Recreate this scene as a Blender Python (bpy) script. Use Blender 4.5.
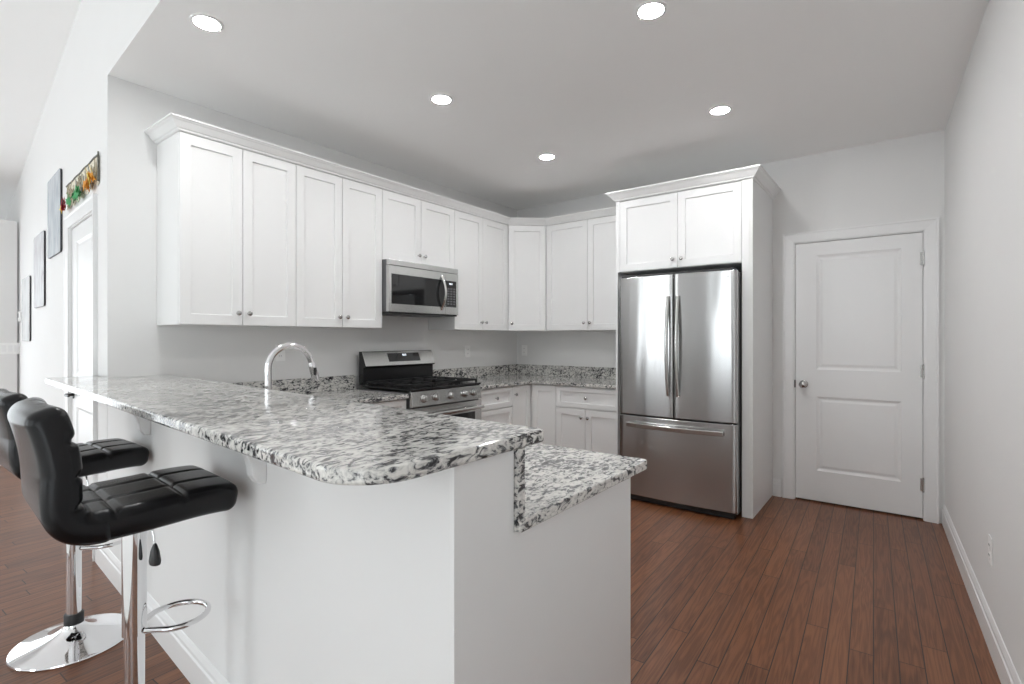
import bpy, bmesh, math, random
from mathutils import Vector, Matrix
random.seed(7)
PI = math.pi
scn = bpy.context.scene
COL = scn.collection
for o in list(bpy.data.objects):
    bpy.data.objects.remove(o)

# ------------------------------------------------------------------ camera
YAW = math.atan((904 - 512) / 515.0)
cam = bpy.data.cameras.new('camera')
cam.sensor_fit = 'HORIZONTAL'; cam.sensor_width = 36.0
cam.lens = 515.0 * 36.0 / 1024.0
cam.shift_y = (338.5 - 342.0) / 1024.0
cam.clip_start = 0.05
cam_o = bpy.data.objects.new('camera', cam); COL.objects.link(cam_o)
cam_o.location = (0, 0, 1.287); cam_o.rotation_euler = (PI / 2, 0, YAW)
scn.camera = cam_o

# ------------------------------------------------------------------ world, exposure
w = bpy.data.worlds.new('world'); scn.world = w; w.use_nodes = True
w.node_tree.nodes['Background'].inputs[0].default_value = (0.9, 0.95, 1.0, 1)
w.node_tree.nodes['Background'].inputs[1].default_value = 0.02
scn.view_settings.view_transform = 'Standard'
scn.view_settings.look = 'None'
scn.view_settings.gamma = 1.0
scn.view_settings.use_curve_mapping = False
scn.view_settings.exposure = 0.0
try:
    scn.cycles.use_denoising = True
    scn.cycles.max_bounces = 10; scn.cycles.diffuse_bounces = 8; scn.cycles.glossy_bounces = 5
    scn.cycles.sample_clamp_indirect = 0.0
except Exception:
    pass
BACK_GLOW, LEFT_GLOW, RIGHT_FILL = 5.6, 1.9, 1.6 # daylight in the great-room windows; the right one is added fill
CAN_GLOW = 285.0           # recessed ceiling lamps

# ------------------------------------------------------------------ layout numbers (metres; camera stands over the origin)
XA, YB = -3.476, 4.66          # range wall, fridge/door wall
CEIL = 2.735
U = Vector((1, -0.0655, 0)).normalized(); N = Vector((-U.y, U.x, 0))
P0 = Vector((XA, 0.905, 0))    # corner where range wall meets hall wall
ROT_L = math.atan2(U.y, U.x)
def PL(s, d=0.0, z=0.0):
    p = P0 + U * s + N * d
    return Vector((p.x, p.y, z))
def onL(x, d):       # point on the offset line d at world x
    s = (x - XA - N.x * d) / U.x
    return PL(s, d)[:2]
def xC(y):                     # right-hand wall, slightly out of square
    return 0.224 + 0.0386 * (4.66 - y)
CT, CB = 0.887, 0.857          # counter top / underside
BT, BB = 1.0725, 1.0425        # bar top / underside

# ------------------------------------------------------------------ helpers: materials
def newmat(name):
    m = bpy.data.materials.new(name); m.use_nodes = True
    nt = m.node_tree; b = nt.nodes['Principled BSDF']
    return m, nt, b
def simple(name, col, rough=0.5, metal=0.0, spec=0.5, noise=0.0, scale=20.0, bump=0.0, coat=0.0, aniso=0.0):
    m, nt, b = newmat(name)
    b.inputs['Base Color'].default_value = (*col, 1); b.inputs['Roughness'].default_value = rough
    b.inputs['Metallic'].default_value = metal; b.inputs['Specular IOR Level'].default_value = spec
    b.inputs['Coat Weight'].default_value = coat
    tc = nt.nodes.new('ShaderNodeTexCoord')
    n = nt.nodes.new('ShaderNodeTexNoise'); n.inputs['Scale'].default_value = scale; n.inputs['Detail'].default_value = 4
    nt.links.new(tc.outputs['Object'], n.inputs['Vector'])
    if noise > 0:
        mx = nt.nodes.new('ShaderNodeMix'); mx.data_type = 'RGBA'
        mx.inputs['A'].default_value = (*[c * (1 - noise) for c in col], 1)
        mx.inputs['B'].default_value = (*[min(1, c * (1 + noise)) for c in col], 1)
        nt.links.new(n.outputs['Fac'], mx.inputs['Factor']); nt.links.new(mx.outputs['Result'], b.inputs['Base Color'])
    if bump > 0:
        bp = nt.nodes.new('ShaderNodeBump'); bp.inputs['Strength'].default_value = bump; bp.inputs['Distance'].default_value = 0.002
        nt.links.new(n.outputs['Fac'], bp.inputs['Height']); nt.links.new(bp.outputs['Normal'], b.inputs['Normal'])
    return m
def emission(name, col, s):
    m, nt, b = newmat(name)
    b.inputs['Base Color'].default_value = (*col, 1)
    b.inputs['Emission Color'].default_value = (*col, 1); b.inputs['Emission Strength'].default_value = s
    return m

def mat_granite():
    m, nt, b = newmat('granite')
    L = nt.links
    tc = nt.nodes.new('ShaderNodeTexCoord')
    geo = nt.nodes.new('ShaderNodeNewGeometry')
    mp = nt.nodes.new('ShaderNodeMapping'); mp.inputs['Rotation'].default_value = (0.5, 0.35, 0.6); mp.inputs['Scale'].default_value = (1.0, 0.48, 1.0)
    L.new(geo.outputs['Position'], mp.inputs['Vector'])
    n1 = nt.nodes.new('ShaderNodeTexNoise'); n1.inputs['Scale'].default_value = 62; n1.inputs['Detail'].default_value = 5; n1.inputs['Roughness'].default_value = 0.62; n1.inputs['Distortion'].default_value = 1.1
    n2 = nt.nodes.new('ShaderNodeTexNoise'); n2.inputs['Scale'].default_value = 11; n2.inputs['Detail'].default_value = 2; n2.inputs['Distortion'].default_value = 0.6
    n3 = nt.nodes.new('ShaderNodeTexNoise'); n3.inputs['Scale'].default_value = 130; n3.inputs['Detail'].default_value = 2
    for n in (n1, n2, n3): L.new(mp.outputs['Vector'], n.inputs['Vector'])
    ad = nt.nodes.new('ShaderNodeMath'); ad.operation = 'MULTIPLY_ADD'; ad.inputs[1].default_value = 0.22; 
    L.new(n2.outputs['Fac'], ad.inputs[0]); L.new(n1.outputs['Fac'], ad.inputs[2])
    ad2 = nt.nodes.new('ShaderNodeMath'); ad2.operation = 'MULTIPLY_ADD'; ad2.inputs[1].default_value = 0.18
    L.new(n3.outputs['Fac'], ad2.inputs[0]); L.new(ad.outputs[0], ad2.inputs[2])
    r = nt.nodes.new('ShaderNodeValToRGB'); e = r.color_ramp
    e.elements[0].position = 0.58; e.elements[0].color = (0.022, 0.022, 0.025, 1)
    e.elements[1].position = 0.81; e.elements[1].color = (0.74, 0.725, 0.69, 1)
    for p, c in ((0.617, (0.075, 0.075, 0.08)), (0.651, (0.24, 0.24, 0.24)), (0.69, (0.52, 0.512, 0.49))):
        x = e.elements.new(p); x.color = (*c, 1)
    L.new(ad2.outputs[0], r.inputs['Fac'])
    L.new(r.outputs['Color'], b.inputs['Base Color'])
    b.inputs['Roughness'].default_value = 0.09; b.inputs['Specular IOR Level'].default_value = 0.6
    return m

def mat_floor():
    m, nt, b = newmat('oak_floor')
    L = nt.links
    tc = nt.nodes.new('ShaderNodeTexCoord')
    sp = nt.nodes.new('ShaderNodeSeparateXYZ'); cb = nt.nodes.new('ShaderNodeCombineXYZ')
    L.new(tc.outputs['Object'], sp.inputs[0]); L.new(sp.outputs['Y'], cb.inputs['X']); L.new(sp.outputs['X'], cb.inputs['Y'])
    br = nt.nodes.new('ShaderNodeTexBrick')
    br.offset = 0.37; br.offset_frequency = 2; br.squash = 1.0
    br.inputs['Scale'].default_value = 1.0
    br.inputs['Brick Width'].default_value = 1.35; br.inputs['Row Height'].default_value = 0.0826
    br.inputs['Mortar Size'].default_value = 0.0024; br.inputs['Mortar Smooth'].default_value = 0.25
    br.inputs['Color1'].default_value = (0.0, 0.0, 0.0, 1); br.inputs['Color2'].default_value = (1, 1, 1, 1); br.inputs['Mortar'].default_value = (0.5, 0.5, 0.5, 1)
    # push each row along its length by a random amount
    fl = nt.nodes.new('ShaderNodeMath'); fl.operation = 'DIVIDE'; fl.inputs[1].default_value = 0.0826
    L.new(sp.outputs['X'], fl.inputs[0])
    fl2 = nt.nodes.new('ShaderNodeMath'); fl2.operation = 'FLOOR'; L.new(fl.outputs[0], fl2.inputs[0])
    wn = nt.nodes.new('ShaderNodeTexWhiteNoise'); wn.noise_dimensions = '1D'; L.new(fl2.outputs[0], wn.inputs['W'])
    ma = nt.nodes.new('ShaderNodeMath'); ma.operation = 'MULTIPLY_ADD'; ma.inputs[1].default_value = 0.9
    L.new(wn.outputs['Value'], ma.inputs[0]); L.new(sp.outputs['Y'], ma.inputs[2]); L.new(ma.outputs[0], cb.inputs['X'])
    L.new(cb.outputs[0], br.inputs['Vector'])
    # grain: cathedral figure from stretched, distorted waves, shifted per board
    mp = nt.nodes.new('ShaderNodeMapping'); mp.inputs['Scale'].default_value = (1.5, 26.0, 1.0)
    L.new(cb.outputs[0], mp.inputs['Vector'])
    sc = nt.nodes.new('ShaderNodeVectorMath'); sc.operation = 'MULTIPLY'; sc.inputs[1].default_value = (13, 7, 0)
    L.new(br.outputs['Color'], sc.inputs[0])
    av = nt.nodes.new('ShaderNodeVectorMath'); av.operation = 'ADD'
    L.new(mp.outputs[0], av.inputs[0]); L.new(sc.outputs[0], av.inputs[1])
    g1 = nt.nodes.new('ShaderNodeTexNoise'); g1.inputs['Scale'].default_value = 1.0; g1.inputs['Detail'].default_value = 2; g1.inputs['Distortion'].default_value = 0.4
    L.new(av.outputs[0], g1.inputs['Vector'])
    mw = nt.nodes.new('ShaderNodeMath'); mw.operation = 'MULTIPLY'; mw.inputs[1].default_value = 42.0; L.new(g1.outputs['Fac'], mw.inputs[0])
    sn = nt.nodes.new('ShaderNodeMath'); sn.operation = 'SINE'; L.new(mw.outputs[0], sn.inputs[0])
    mp2 = nt.nodes.new('ShaderNodeMapping'); mp2.inputs['Scale'].default_value = (9.0, 320.0, 1.0); L.new(cb.outputs[0], mp2.inputs['Vector'])
    g2 = nt.nodes.new('ShaderNodeTexNoise'); g2.inputs['Scale'].default_value = 1.0; g2.inputs['Detail'].default_value = 3
    L.new(mp2.outputs[0], g2.inputs['Vector'])
    s1 = nt.nodes.new('ShaderNodeMath'); s1.operation = 'MULTIPLY_ADD'; s1.inputs[1].default_value = 0.14; s1.inputs[2].default_value = 0.08
    L.new(sn.outputs[0], s1.inputs[0])
    s2 = nt.nodes.new('ShaderNodeMath'); s2.operation = 'MULTIPLY_ADD'; s2.inputs[1].default_value = 0.55
    L.new(g2.outputs['Fac'], s2.inputs[0]); L.new(s1.outputs[0], s2.inputs[2])
    sb = nt.nodes.new('ShaderNodeSeparateXYZ'); L.new(br.outputs['Color'], sb.inputs[0])
    s3 = nt.nodes.new('ShaderNodeMath'); s3.operation = 'MULTIPLY_ADD'; s3.inputs[1].default_value = 0.26
    L.new(sb.outputs[0], s3.inputs[0]); L.new(s2.outputs[0], s3.inputs[2])
    r = nt.nodes.new('ShaderNodeValToRGB'); e = r.color_ramp
    e.elements[0].position = 0.10; e.elements[0].color = (0.070, 0.022, 0.0075, 1)
    e.elements[1].position = 0.85; e.elements[1].color = (0.250, 0.100, 0.042, 1)
    x = e.elements.new(0.45); x.color = (0.160, 0.058, 0.023, 1)
    L.new(s3.outputs[0], r.inputs['Fac'])
    mx = nt.nodes.new('ShaderNodeMix'); mx.data_type = 'RGBA'
    L.new(br.outputs['Fac'], mx.inputs['Factor']); L.new(r.outputs['Color'], mx.inputs['A']); mx.inputs['B'].default_value = (0.018, 0.008, 0.005, 1)
    L.new(mx.outputs['Result'], b.inputs['Base Color'])
    b.inputs['Roughness'].default_value = 0.33; b.inputs['Specular IOR Level'].default_value = 0.42
    bp = nt.nodes.new('ShaderNodeBump'); bp.inputs['Strength'].default_value = 0.12; bp.inputs['Distance'].default_value = 0.002
    L.new(s2.outputs[0], bp.inputs['Height']); L.new(bp.outputs['Normal'], b.inputs['Normal'])
    return m

def mat_steel(name='brushed_steel', col=(0.49, 0.49, 0.488), rough=0.205, aniso=0.95):
    m, nt, b = newmat(name); L = nt.links
    b.inputs['Metallic'].default_value = 1.0; b.inputs['Base Color'].default_value = (*col, 1)
    b.inputs['Roughness'].default_value = rough; b.inputs['Anisotropic'].default_value = aniso; b.inputs['Anisotropic Rotation'].default_value = 0.25
    tg = nt.nodes.new('ShaderNodeTangent'); tg.direction_type = 'RADIAL'; tg.axis = 'Z'
    L.new(tg.outputs[0], b.inputs['Tangent'])
    tc = nt.nodes.new('ShaderNodeTexCoord'); mp = nt.nodes.new('ShaderNodeMapping'); mp.inputs['Scale'].default_value = (1.5, 1.5, 1.5)
    L.new(tc.outputs['Object'], mp.inputs['Vector'])
    n = nt.nodes.new('ShaderNodeTexNoise'); n.inputs['Scale'].default_value = 1; n.inputs['Detail'].default_value = 2; L.new(mp.outputs[0], n.inputs['Vector'])
    mr = nt.nodes.new('ShaderNodeMapRange'); mr.inputs['To Min'].default_value = rough * 0.92; mr.inputs['To Max'].default_value = rough * 1.08
    L.new(n.outputs['Fac'], mr.inputs['Value']); L.new(mr.outputs['Result'], b.inputs['Roughness'])
    # faint oil-canning of the sheet metal, running up and down the door
    mp2 = nt.nodes.new('ShaderNodeMapping'); mp2.inputs['Scale'].default_value = (7.0, 2.0, 1.1)
    L.new(tc.outputs['Object'], mp2.inputs['Vector'])
    n2 = nt.nodes.new('ShaderNodeTexNoise'); n2.inputs['Scale'].default_value = 1.0; n2.inputs['Detail'].default_value = 1.0; L.new(mp2.outputs[0], n2.inputs['Vector'])
    bp = nt.nodes.new('ShaderNodeBump'); bp.inputs['Strength'].default_value = 0.5; bp.inputs['Distance'].default_value = 0.006
    L.new(n2.outputs['Fac'], bp.inputs['Height']); L.new(bp.outputs['Normal'], b.inputs['Normal'])
    return m

def mat_picture(name, base, dark, accent, seed, scale=3.0):
    m, nt, b = newmat(name); L = nt.links
    tc = nt.nodes.new('ShaderNodeTexCoord'); mp = nt.nodes.new('ShaderNodeMapping'); mp.inputs['Location'].default_value = (seed, seed * 2, 0); mp.inputs['Scale'].default_value = (scale * 2.2, 1, scale)
    L.new(tc.outputs['Object'], mp.inputs['Vector'])
    n = nt.nodes.new('ShaderNodeTexNoise'); n.inputs['Scale'].default_value = 1.6; n.inputs['Detail'].default_value = 4; L.new(mp.outputs[0], n.inputs['Vector'])
    r = nt.nodes.new('ShaderNodeValToRGB'); e = r.color_ramp
    e.elements[0].position = 0.32; e.elements[0].color = (*dark, 1); e.elements[1].position = 0.62; e.elements[1].color = (*base, 1)
    x = e.elements.new(0.36); x.color = (*accent, 1)
    L.new(n.outputs['Fac'], r.inputs['Fac']); L.new(r.outputs['Color'], b.inputs['Base Color'])
    b.inputs['Roughness'].default_value = 0.25
    return m

M = {}
M['wall'] = simple('wall_paint', (0.79, 0.787, 0.78), 0.75, spec=0.25, noise=0.012, scale=3)
M['ceiling'] = simple('ceiling_paint', (0.93, 0.928, 0.922), 0.85, spec=0.2, noise=0.01, scale=2)
M['trim'] = simple('trim_white', (0.83, 0.83, 0.828), 0.35, spec=0.5, noise=0.008, scale=6)
M['cab'] = simple('cabinet_white', (0.80, 0.80, 0.795), 0.38, spec=0.45, noise=0.008, scale=6)
M['kick'] = simple('toe_kick_grey', (0.55, 0.55, 0.54), 0.6)  # toe kicks in a plain grey, darker than the cabinet white
M['granite'] = mat_granite()
M['floor'] = mat_floor()
M['steel'] = mat_steel()
M['steel_flat'] = simple('satin_steel', (0.62, 0.62, 0.61), 0.26, metal=1.0, noise=0.03, scale=40)
M['steel_dark'] = simple('dark_steel_side', (0.16, 0.16, 0.165), 0.4, metal=0.7, noise=0.03)
M['chrome'] = simple('chrome', (0.82, 0.82, 0.83), 0.05, metal=1.0)
M['nickel'] = simple('satin_nickel', (0.52, 0.51, 0.50), 0.24, metal=1.0)
M['leather'] = simple('black_leatherette', (0.005, 0.005, 0.006), 0.27, spec=0.30, bump=0.06, scale=260, noise=0.1)
M['black_gloss'] = simple('black_glass', (0.012, 0.012, 0.013), 0.06, spec=0.6, noise=0.05)
M['black_enamel'] = simple('black_enamel', (0.012, 0.012, 0.013), 0.22, spec=0.5, noise=0.05)
M['iron'] = simple('cast_iron', (0.014, 0.014, 0.015), 0.5, spec=0.4, bump=0.2, scale=200)
M['plastic_black'] = simple('black_plastic', (0.015, 0.015, 0.016), 0.4, noise=0.05)
M['plastic_white'] = simple('white_plastic', (0.90, 0.90, 0.89), 0.3, noise=0.01)
M['slot'] = simple('outlet_slot', (0.06, 0.06, 0.06), 0.6)
M['gasket'] = simple('gasket_black', (0.01, 0.01, 0.01), 0.7)
M['lamp'] = emission('lamp_lens', (0.975, 0.98, 0.985), CAN_GLOW)
M['day'] = emission('daylight_pane', (0.91, 0.965, 1.0), BACK_GLOW)
M['day_left'] = emission('daylight_pane_left', (0.91, 0.965, 1.0), LEFT_GLOW)
M['fill_right'] = emission('fill_pane_right', (0.91, 0.965, 1.0), RIGHT_FILL)
M['led'] = emission('display_digits', (0.85, 0.92, 1.0), 0.9)
M['twig'] = simple('twig_brown', (0.42, 0.37, 0.27), 0.8, noise=0.4, scale=60)
M['twig_dark'] = simple('twig_grey', (0.16, 0.16, 0.14), 0.8, noise=0.4, scale=60)
M['gauze'] = simple('straw_gauze', (0.72, 0.68, 0.57), 0.9, noise=0.25, scale=90)
M['leaf_red'] = simple('leaf_red', (0.36, 0.015, 0.03), 0.6, noise=0.4, scale=30)
M['leaf_green'] = simple('leaf_green', (0.05, 0.30, 0.10), 0.6, noise=0.4, scale=30)
M['leaf_orange'] = simple('leaf_orange', (0.72, 0.30, 0.02), 0.6, noise=0.4, scale=30)
M['leaf_yellow'] = simple('leaf_yellow', (0.75, 0.55, 0.08), 0.6, noise=0.3, scale=30)
M['edge_dark'] = simple('picture_edge', (0.03, 0.03, 0.035), 0.4)
M['pic_blue'] = mat_picture('print_blue_grey', (0.58, 0.62, 0.66), (0.30, 0.34, 0.38), (0.44, 0.49, 0.53), 1.3)
M['pic_pink'] = mat_picture('print_pale_grey', (0.72, 0.74, 0.76), (0.44, 0.38, 0.42), (0.58, 0.56, 0.6), 4.1)
M['pic_pale'] = mat_picture('print_white', (0.80, 0.81, 0.82), (0.5, 0.52, 0.54), (0.68, 0.69, 0.7), 7.7)

# ------------------------------------------------------------------ helpers: objects
def empty(name, loc=(0, 0, 0), rz=0.0, label=None, cat=None, group=None):
    o = bpy.data.objects.new(name, None); COL.objects.link(o)
    o.location = loc; o.rotation_euler = (0, 0, rz); o.empty_display_size = 0.05
    if label: o['label'] = label
    if cat: o['category'] = cat
    if group: o['group'] = group
    return o
def obj(name, bm, mat, parent=None, bevel=0.0, seg=2, smooth=False, label=None, cat=None, group=None, kind=None, angle=40):
    bmesh.ops.recalc_face_normals(bm, faces=bm.faces)
    me = bpy.data.meshes.new(name); bm.to_mesh(me); bm.free()
    o = bpy.data.objects.new(name, me); COL.objects.link(o)
    me.materials.append(mat)
    if parent: o.parent = parent
    if smooth:
        me.polygons.foreach_set('use_smooth', [True] * len(me.polygons))
        try: me.set_sharp_from_angle(angle=math.radians(45))
        except Exception: pass
    if bevel > 0:
        md = o.modifiers.new('edge', 'BEVEL'); md.width = bevel; md.segments = seg; md.limit_method = 'ANGLE'; md.angle_limit = math.radians(angle)
    if label: o['label'] = label
    if cat: o['category'] = cat
    if group: o['group'] = group
    if kind: o['kind'] = kind
    return o
def copy_thing(root, loc, rz, label):
    r = root.copy(); COL.objects.link(r); r.location = loc; r.rotation_euler = (0, 0, rz); r['label'] = label
    def rec(src, dst):
        for ch in list(src.children):
            c = ch.copy(); COL.objects.link(c); c.parent = dst
            rec(ch, c)
    rec(root, r)
    return r

def BM(): return bmesh.new()
def box(bm, x0, x1, y0, y1, z0, z1, mtx=None):
    vs = [bm.verts.new(Vector((x, y, z)) if mtx is None else mtx @ Vector((x, y, z))) for x in (x0, x1) for y in (y0, y1) for z in (z0, z1)]
    for f in ((0, 1, 3, 2), (4, 6, 7, 5), (0, 4, 5, 1), (2, 3, 7, 6), (0, 2, 6, 4), (1, 5, 7, 3)):
        bm.faces.new([vs[i] for i in f])
    return bm
def bbox(*a): return box(BM(), *a)
def prism(bm, pts, z0, z1):
    """polygon in plan, extruded upward"""
    a = [bm.verts.new((p[0], p[1], z0)) for p in pts]; b = [bm.verts.new((p[0], p[1], z1)) for p in pts]
    n = len(pts)
    bm.faces.new(a[::-1]); bm.faces.new(b)
    for i in range(n): bm.faces.new((a[i], a[(i + 1) % n], b[(i + 1) % n], b[i]))
    return bm
def extrude_profile(bm, pts, fn0, fn1):
    """pts (a,b) mapped by fn0/fn1 to the two end sections"""
    A = [bm.verts.new(fn0(*p)) for p in pts]; B = [bm.verts.new(fn1(*p)) for p in pts]
    n = len(pts)
    bm.faces.new(A[::-1]); bm.faces.new(B)
    for i in range(n): bm.faces.new((A[i], A[(i + 1) % n], B[(i + 1) % n], B[i]))
    return bm
def tube(bm, pts, r, seg=12, closed=False, caps=True):
    pts = [Vector(p) for p in pts]; n = len(pts)
    rs = r if isinstance(r, (list, tuple)) else [r] * n
    rings = []; prev = None
    for i, p in enumerate(pts):
        if closed: t = pts[(i + 1) % n] - pts[i - 1]
        else: t = pts[min(i + 1, n - 1)] - pts[max(i - 1, 0)]
        t.normalize()
        if prev is None:
            ref = Vector((0, 0, 1)) if abs(t.z) < 0.9 else Vector((1, 0, 0))
            a = t.cross(ref).normalized()
        else:
            a = (prev - t * prev.dot(t)).normalized()
        prev = a; b = t.cross(a)
        rings.append([bm.verts.new(p + (a * math.cos(2 * PI * k / seg) + b * math.sin(2 * PI * k / seg)) * rs[i]) for k in range(seg)])
    m = n if closed else n - 1
    for i in range(m):
        A, B = rings[i], rings[(i + 1) % n]
        off = 0
        if closed and i == n - 1:
            off = min(range(seg), key=lambda q: sum((A[k].co - B[(k + q) % seg].co).length for k in range(seg)))
        for k in range(seg):
            bm.faces.new((A[k], A[(k + 1) % seg], B[(k + 1 + off) % seg], B[(k + off) % seg]))
    if caps and not closed:
        bm.faces.new(rings[0][::-1]); bm.faces.new(rings[-1])
    return bm
def lathe(bm, prof, seg=32, mtx=None, caps=True):
    """prof (r,h) along +Z; mtx moves it"""
    mtx = mtx or Matrix.Identity(4); rings = []
    for r, h in prof:
        if r < 1e-5: rings.append([bm.verts.new(mtx @ Vector((0, 0, h)))])
        else: rings.append([bm.verts.new(mtx @ Vector((r * math.cos(2 * PI * k / seg), r * math.sin(2 * PI * k / seg), h))) for k in range(seg)])
    for A, B in zip(rings[:-1], rings[1:]):
        if len(A) == 1 and len(B) == 1: continue
        for k in range(seg):
            if len(A) == 1: bm.faces.new((A[0], B[(k + 1) % seg], B[k]))
            elif len(B) == 1: bm.faces.new((A[k], A[(k + 1) % seg], B[0]))
            else: bm.faces.new((A[k], A[(k + 1) % seg], B[(k + 1) % seg], B[k]))
    if caps:
        if len(rings[0]) > 1: bm.faces.new(rings[0][::-1])
        if len(rings[-1]) > 1: bm.faces.new(rings[-1])
    return bm
def T(x, y, z): return Matrix.Translation((x, y, z))
TO_FRONT = Matrix.Rotation(PI / 2, 4, 'X')      # lathe axis +Z -> -Y (out of a front)
def panelled(bm, x0, x1, z0, z1, yf, t, recs, steps):
    """slab with front at y=yf (facing -Y), thickness t; recs = list of (x0,x1,z0,z1); steps = list of (inset, y offset)"""
    xs = sorted({x0, x1, *[r[0] for r in recs], *[r[1] for r in recs]}); zs = sorted({z0, z1, *[r[2] for r in recs], *[r[3] for r in recs]})
    V = {}
    def v(x, z, y):
        k = (round(x, 6), round(z, 6), round(y, 6))
        if k not in V: V[k] = bm.verts.new((x, y, z))
        return V[k]
    for i in range(len(xs) - 1):
        for j in range(len(zs) - 1):
            a, b_, c, d = xs[i], xs[i + 1], zs[j], zs[j + 1]
            cx, cz = (a + b_) / 2, (c + d) / 2
            if any(r[0] < cx < r[1] and r[2] < cz < r[3] for r in recs): continue
            bm.faces.new((v(a, c, yf), v(b_, c, yf), v(b_, d, yf), v(a, d, yf)))
    for r in recs:
        # every outer-loop vertex that lies on the recess edge
        prev = [(r[0], r[2]), (r[1], r[2]), (r[1], r[3]), (r[0], r[3])]; py = yf
        loop = [(x, r[2]) for x in xs if r[0] <= x < r[1]] + [(r[1], z) for z in zs if r[2] <= z < r[3]] + [(x, r[3]) for x in reversed(xs) if r[0] < x <= r[1]] + [(r[0], z) for z in reversed(zs) if r[2] < z <= r[3]]
        for ins, dy in steps:
            cur = [(r[0] + ins, r[2] + ins), (r[1] - ins, r[2] + ins), (r[1] - ins, r[3] - ins), (r[0] + ins, r[3] - ins)]
            for k in range(4):
                bm.faces.new((v(*prev[k], py), v(*prev[(k + 1) % 4], py), v(*cur[(k + 1) % 4], yf + dy), v(*cur[k], yf + dy)))
            prev, py = cur, yf + dy
        bm.faces.new([v(*p, py) for p in prev])
    yb = yf + t
    ring = [(x, z0) for x in xs[:-1]] + [(x1, z) for z in zs[:-1]] + [(x, z1) for x in reversed(xs[1:])] + [(x0, z) for z in reversed(zs[1:])]
    n = len(ring)
    for k in range(n):
        a, b_ = ring[k], ring[(k + 1) % n]
        bm.faces.new((v(*a, yf), v(*b_, yf), v(*b_, yb), v(*a, yb)))
    bm.faces.new([v(*p, yb) for p in ring])
    return bm
SHAKER = [(0.0015, 0.0105), (0.004, 0.011)]
def shaker(bm, x0, x1, z0, z1, yf=0.0, rail=0.057, t=0.019):
    return panelled(bm, x0, x1, z0, z1, yf, t, [(x0 + rail, x1 - rail, z0 + rail, z1 - rail)], SHAKER)
def knob_bm(x, z, y=0.0):
    return lathe(BM(), [(0.0, 0.0), (0.0065, 0.0), (0.0055, 0.006), (0.0055, 0.013), (0.011, 0.017), (0.0145, 0.021), (0.0140, 0.026), (0.009, 0.0295), (0.0, 0.0305)], 18, T(x, y, z) @ TO_FRONT)
def sweep(bm, path, prof):
    """mitred sweep; prof (out, z) with 'out' to the right of travel"""
    path = [Vector((p[0], p[1])) for p in path]; n = len(path); secs = []
    for i, p in enumerate(path):
        def nr(a, b_):
            d = (b_ - a).normalized(); return Vector((d.y, -d.x))
        if i == 0: m = nr(path[0], path[1])
        elif i == n - 1: m = nr(path[-2], path[-1])
        else:
            a, b_ = nr(path[i - 1], p), nr(p, path[i + 1]); m = (a + b_) / (1 + a.dot(b_))
        secs.append([bm.verts.new((p.x + m.x * o, p.y + m.y * o, z)) for o, z in prof])
    k = len(prof)
    for A, B in zip(secs[:-1], secs[1:]):
        for j in range(k): bm.faces.new((A[j], A[(j + 1) % k], B[(j + 1) % k], B[j]))
    bm.faces.new(secs[0][::-1]); bm.faces.new(secs[-1])
    return bm
def rounded_poly(pts, radii, n=10):
    out = []
    m = len(pts)
    for i in range(m):
        p = Vector(pts[i][:2]); r = radii[i]
        if r <= 0: out.append(tuple(p)); continue
        a = (Vector(pts[i - 1][:2]) - p).normalized(); b_ = (Vector(pts[(i + 1) % m][:2]) - p).normalized()
        ang = a.angle(b_); d = r / math.tan(ang / 2)
        c = p + (a + b_).normalized() * (r / math.sin(ang / 2))
        s, e = p + a * d - c, p + b_ * d - c
        a0 = math.atan2(s.y, s.x); a1 = math.atan2(e.y, e.x)
        da = (a1 - a0 + PI) % (2 * PI) - PI
        for k in range(n + 1):
            t = a0 + da * k / n; out.append((c.x + r * math.cos(t), c.y + r * math.sin(t)))
    return out

# ------------------------------------------------------------------ setting: floor, walls, ceilings
def struct(name, bm, mat, parent=None, **k): return obj(name, bm, mat, parent, kind='structure', **k)
fl = bbox(-8.5, 3.0, -7.5, 6.0, -0.05, 0.0)
fo = struct('floor', fl, M['floor']); fo.rotation_euler = (0, 0, math.atan(0.0386))
M['bounce_pad'] = simple('bounce_cream', (0.87, 0.86, 0.84), 0.95, spec=0.1, noise=0.08, scale=300, bump=0.3)
struct('bounce_floor', bbox(-5.2, xC(-3) - 0.1, -6.3, -0.55, 0.0, 0.014), M['bounce_pad'])      # pale slab added out of view to bounce light onto the kitchen ceiling
def vault(s): return 3.449 + 0.1635 * (s + 0.706) if s < 2.4 else 3.449 + 0.1635 * 3.106 - 0.1635 * (s - 2.4)
# right wall (passes from kitchen into great room)
RWY0, RWY1, RWZ0, RWZ1 = -3.6, -1.0, 0.10, 2.15        # glowing door added in the right wall, unseen, to brighten the kitchen
def cprism(bm, ya, yb, z0, z1, o0=0.0, o1=0.12):
    return prism(bm, [(xC(yb) + o0, yb), (xC(yb) + o1, yb), (xC(ya) + o1, ya), (xC(ya) + o0, ya)], z0, z1)
bm = BM()
cprism(bm, RWY1, 4.66, 0, 4.3); cprism(bm, -6.8, RWY0, 0, 4.3); cprism(bm, RWY0, RWY1, 0, RWZ0); cprism(bm, RWY0, RWY1, RWZ1, 4.3)
struct('wall_right', bm, M['wall'])
bm = BM()
for a in (RWY0, (RWY0 + RWY1) / 2 - 0.04, RWY1 - 0.08): cprism(bm, a, a + 0.08, RWZ0, RWZ1, 0.02, 0.10)
for a in (RWZ0, RWZ1 - 0.08): cprism(bm, RWY0 + 0.08, RWY1 - 0.08, a, a + 0.08, 0.025, 0.095)
wo = struct('window_4', bm, M['trim'])
obj('pane', cprism(BM(), RWY0 + 0.02, RWY1 - 0.02, RWZ0 + 0.02, RWZ1 - 0.02, 0.055, 0.065), M['fill_right'], wo)
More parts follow.
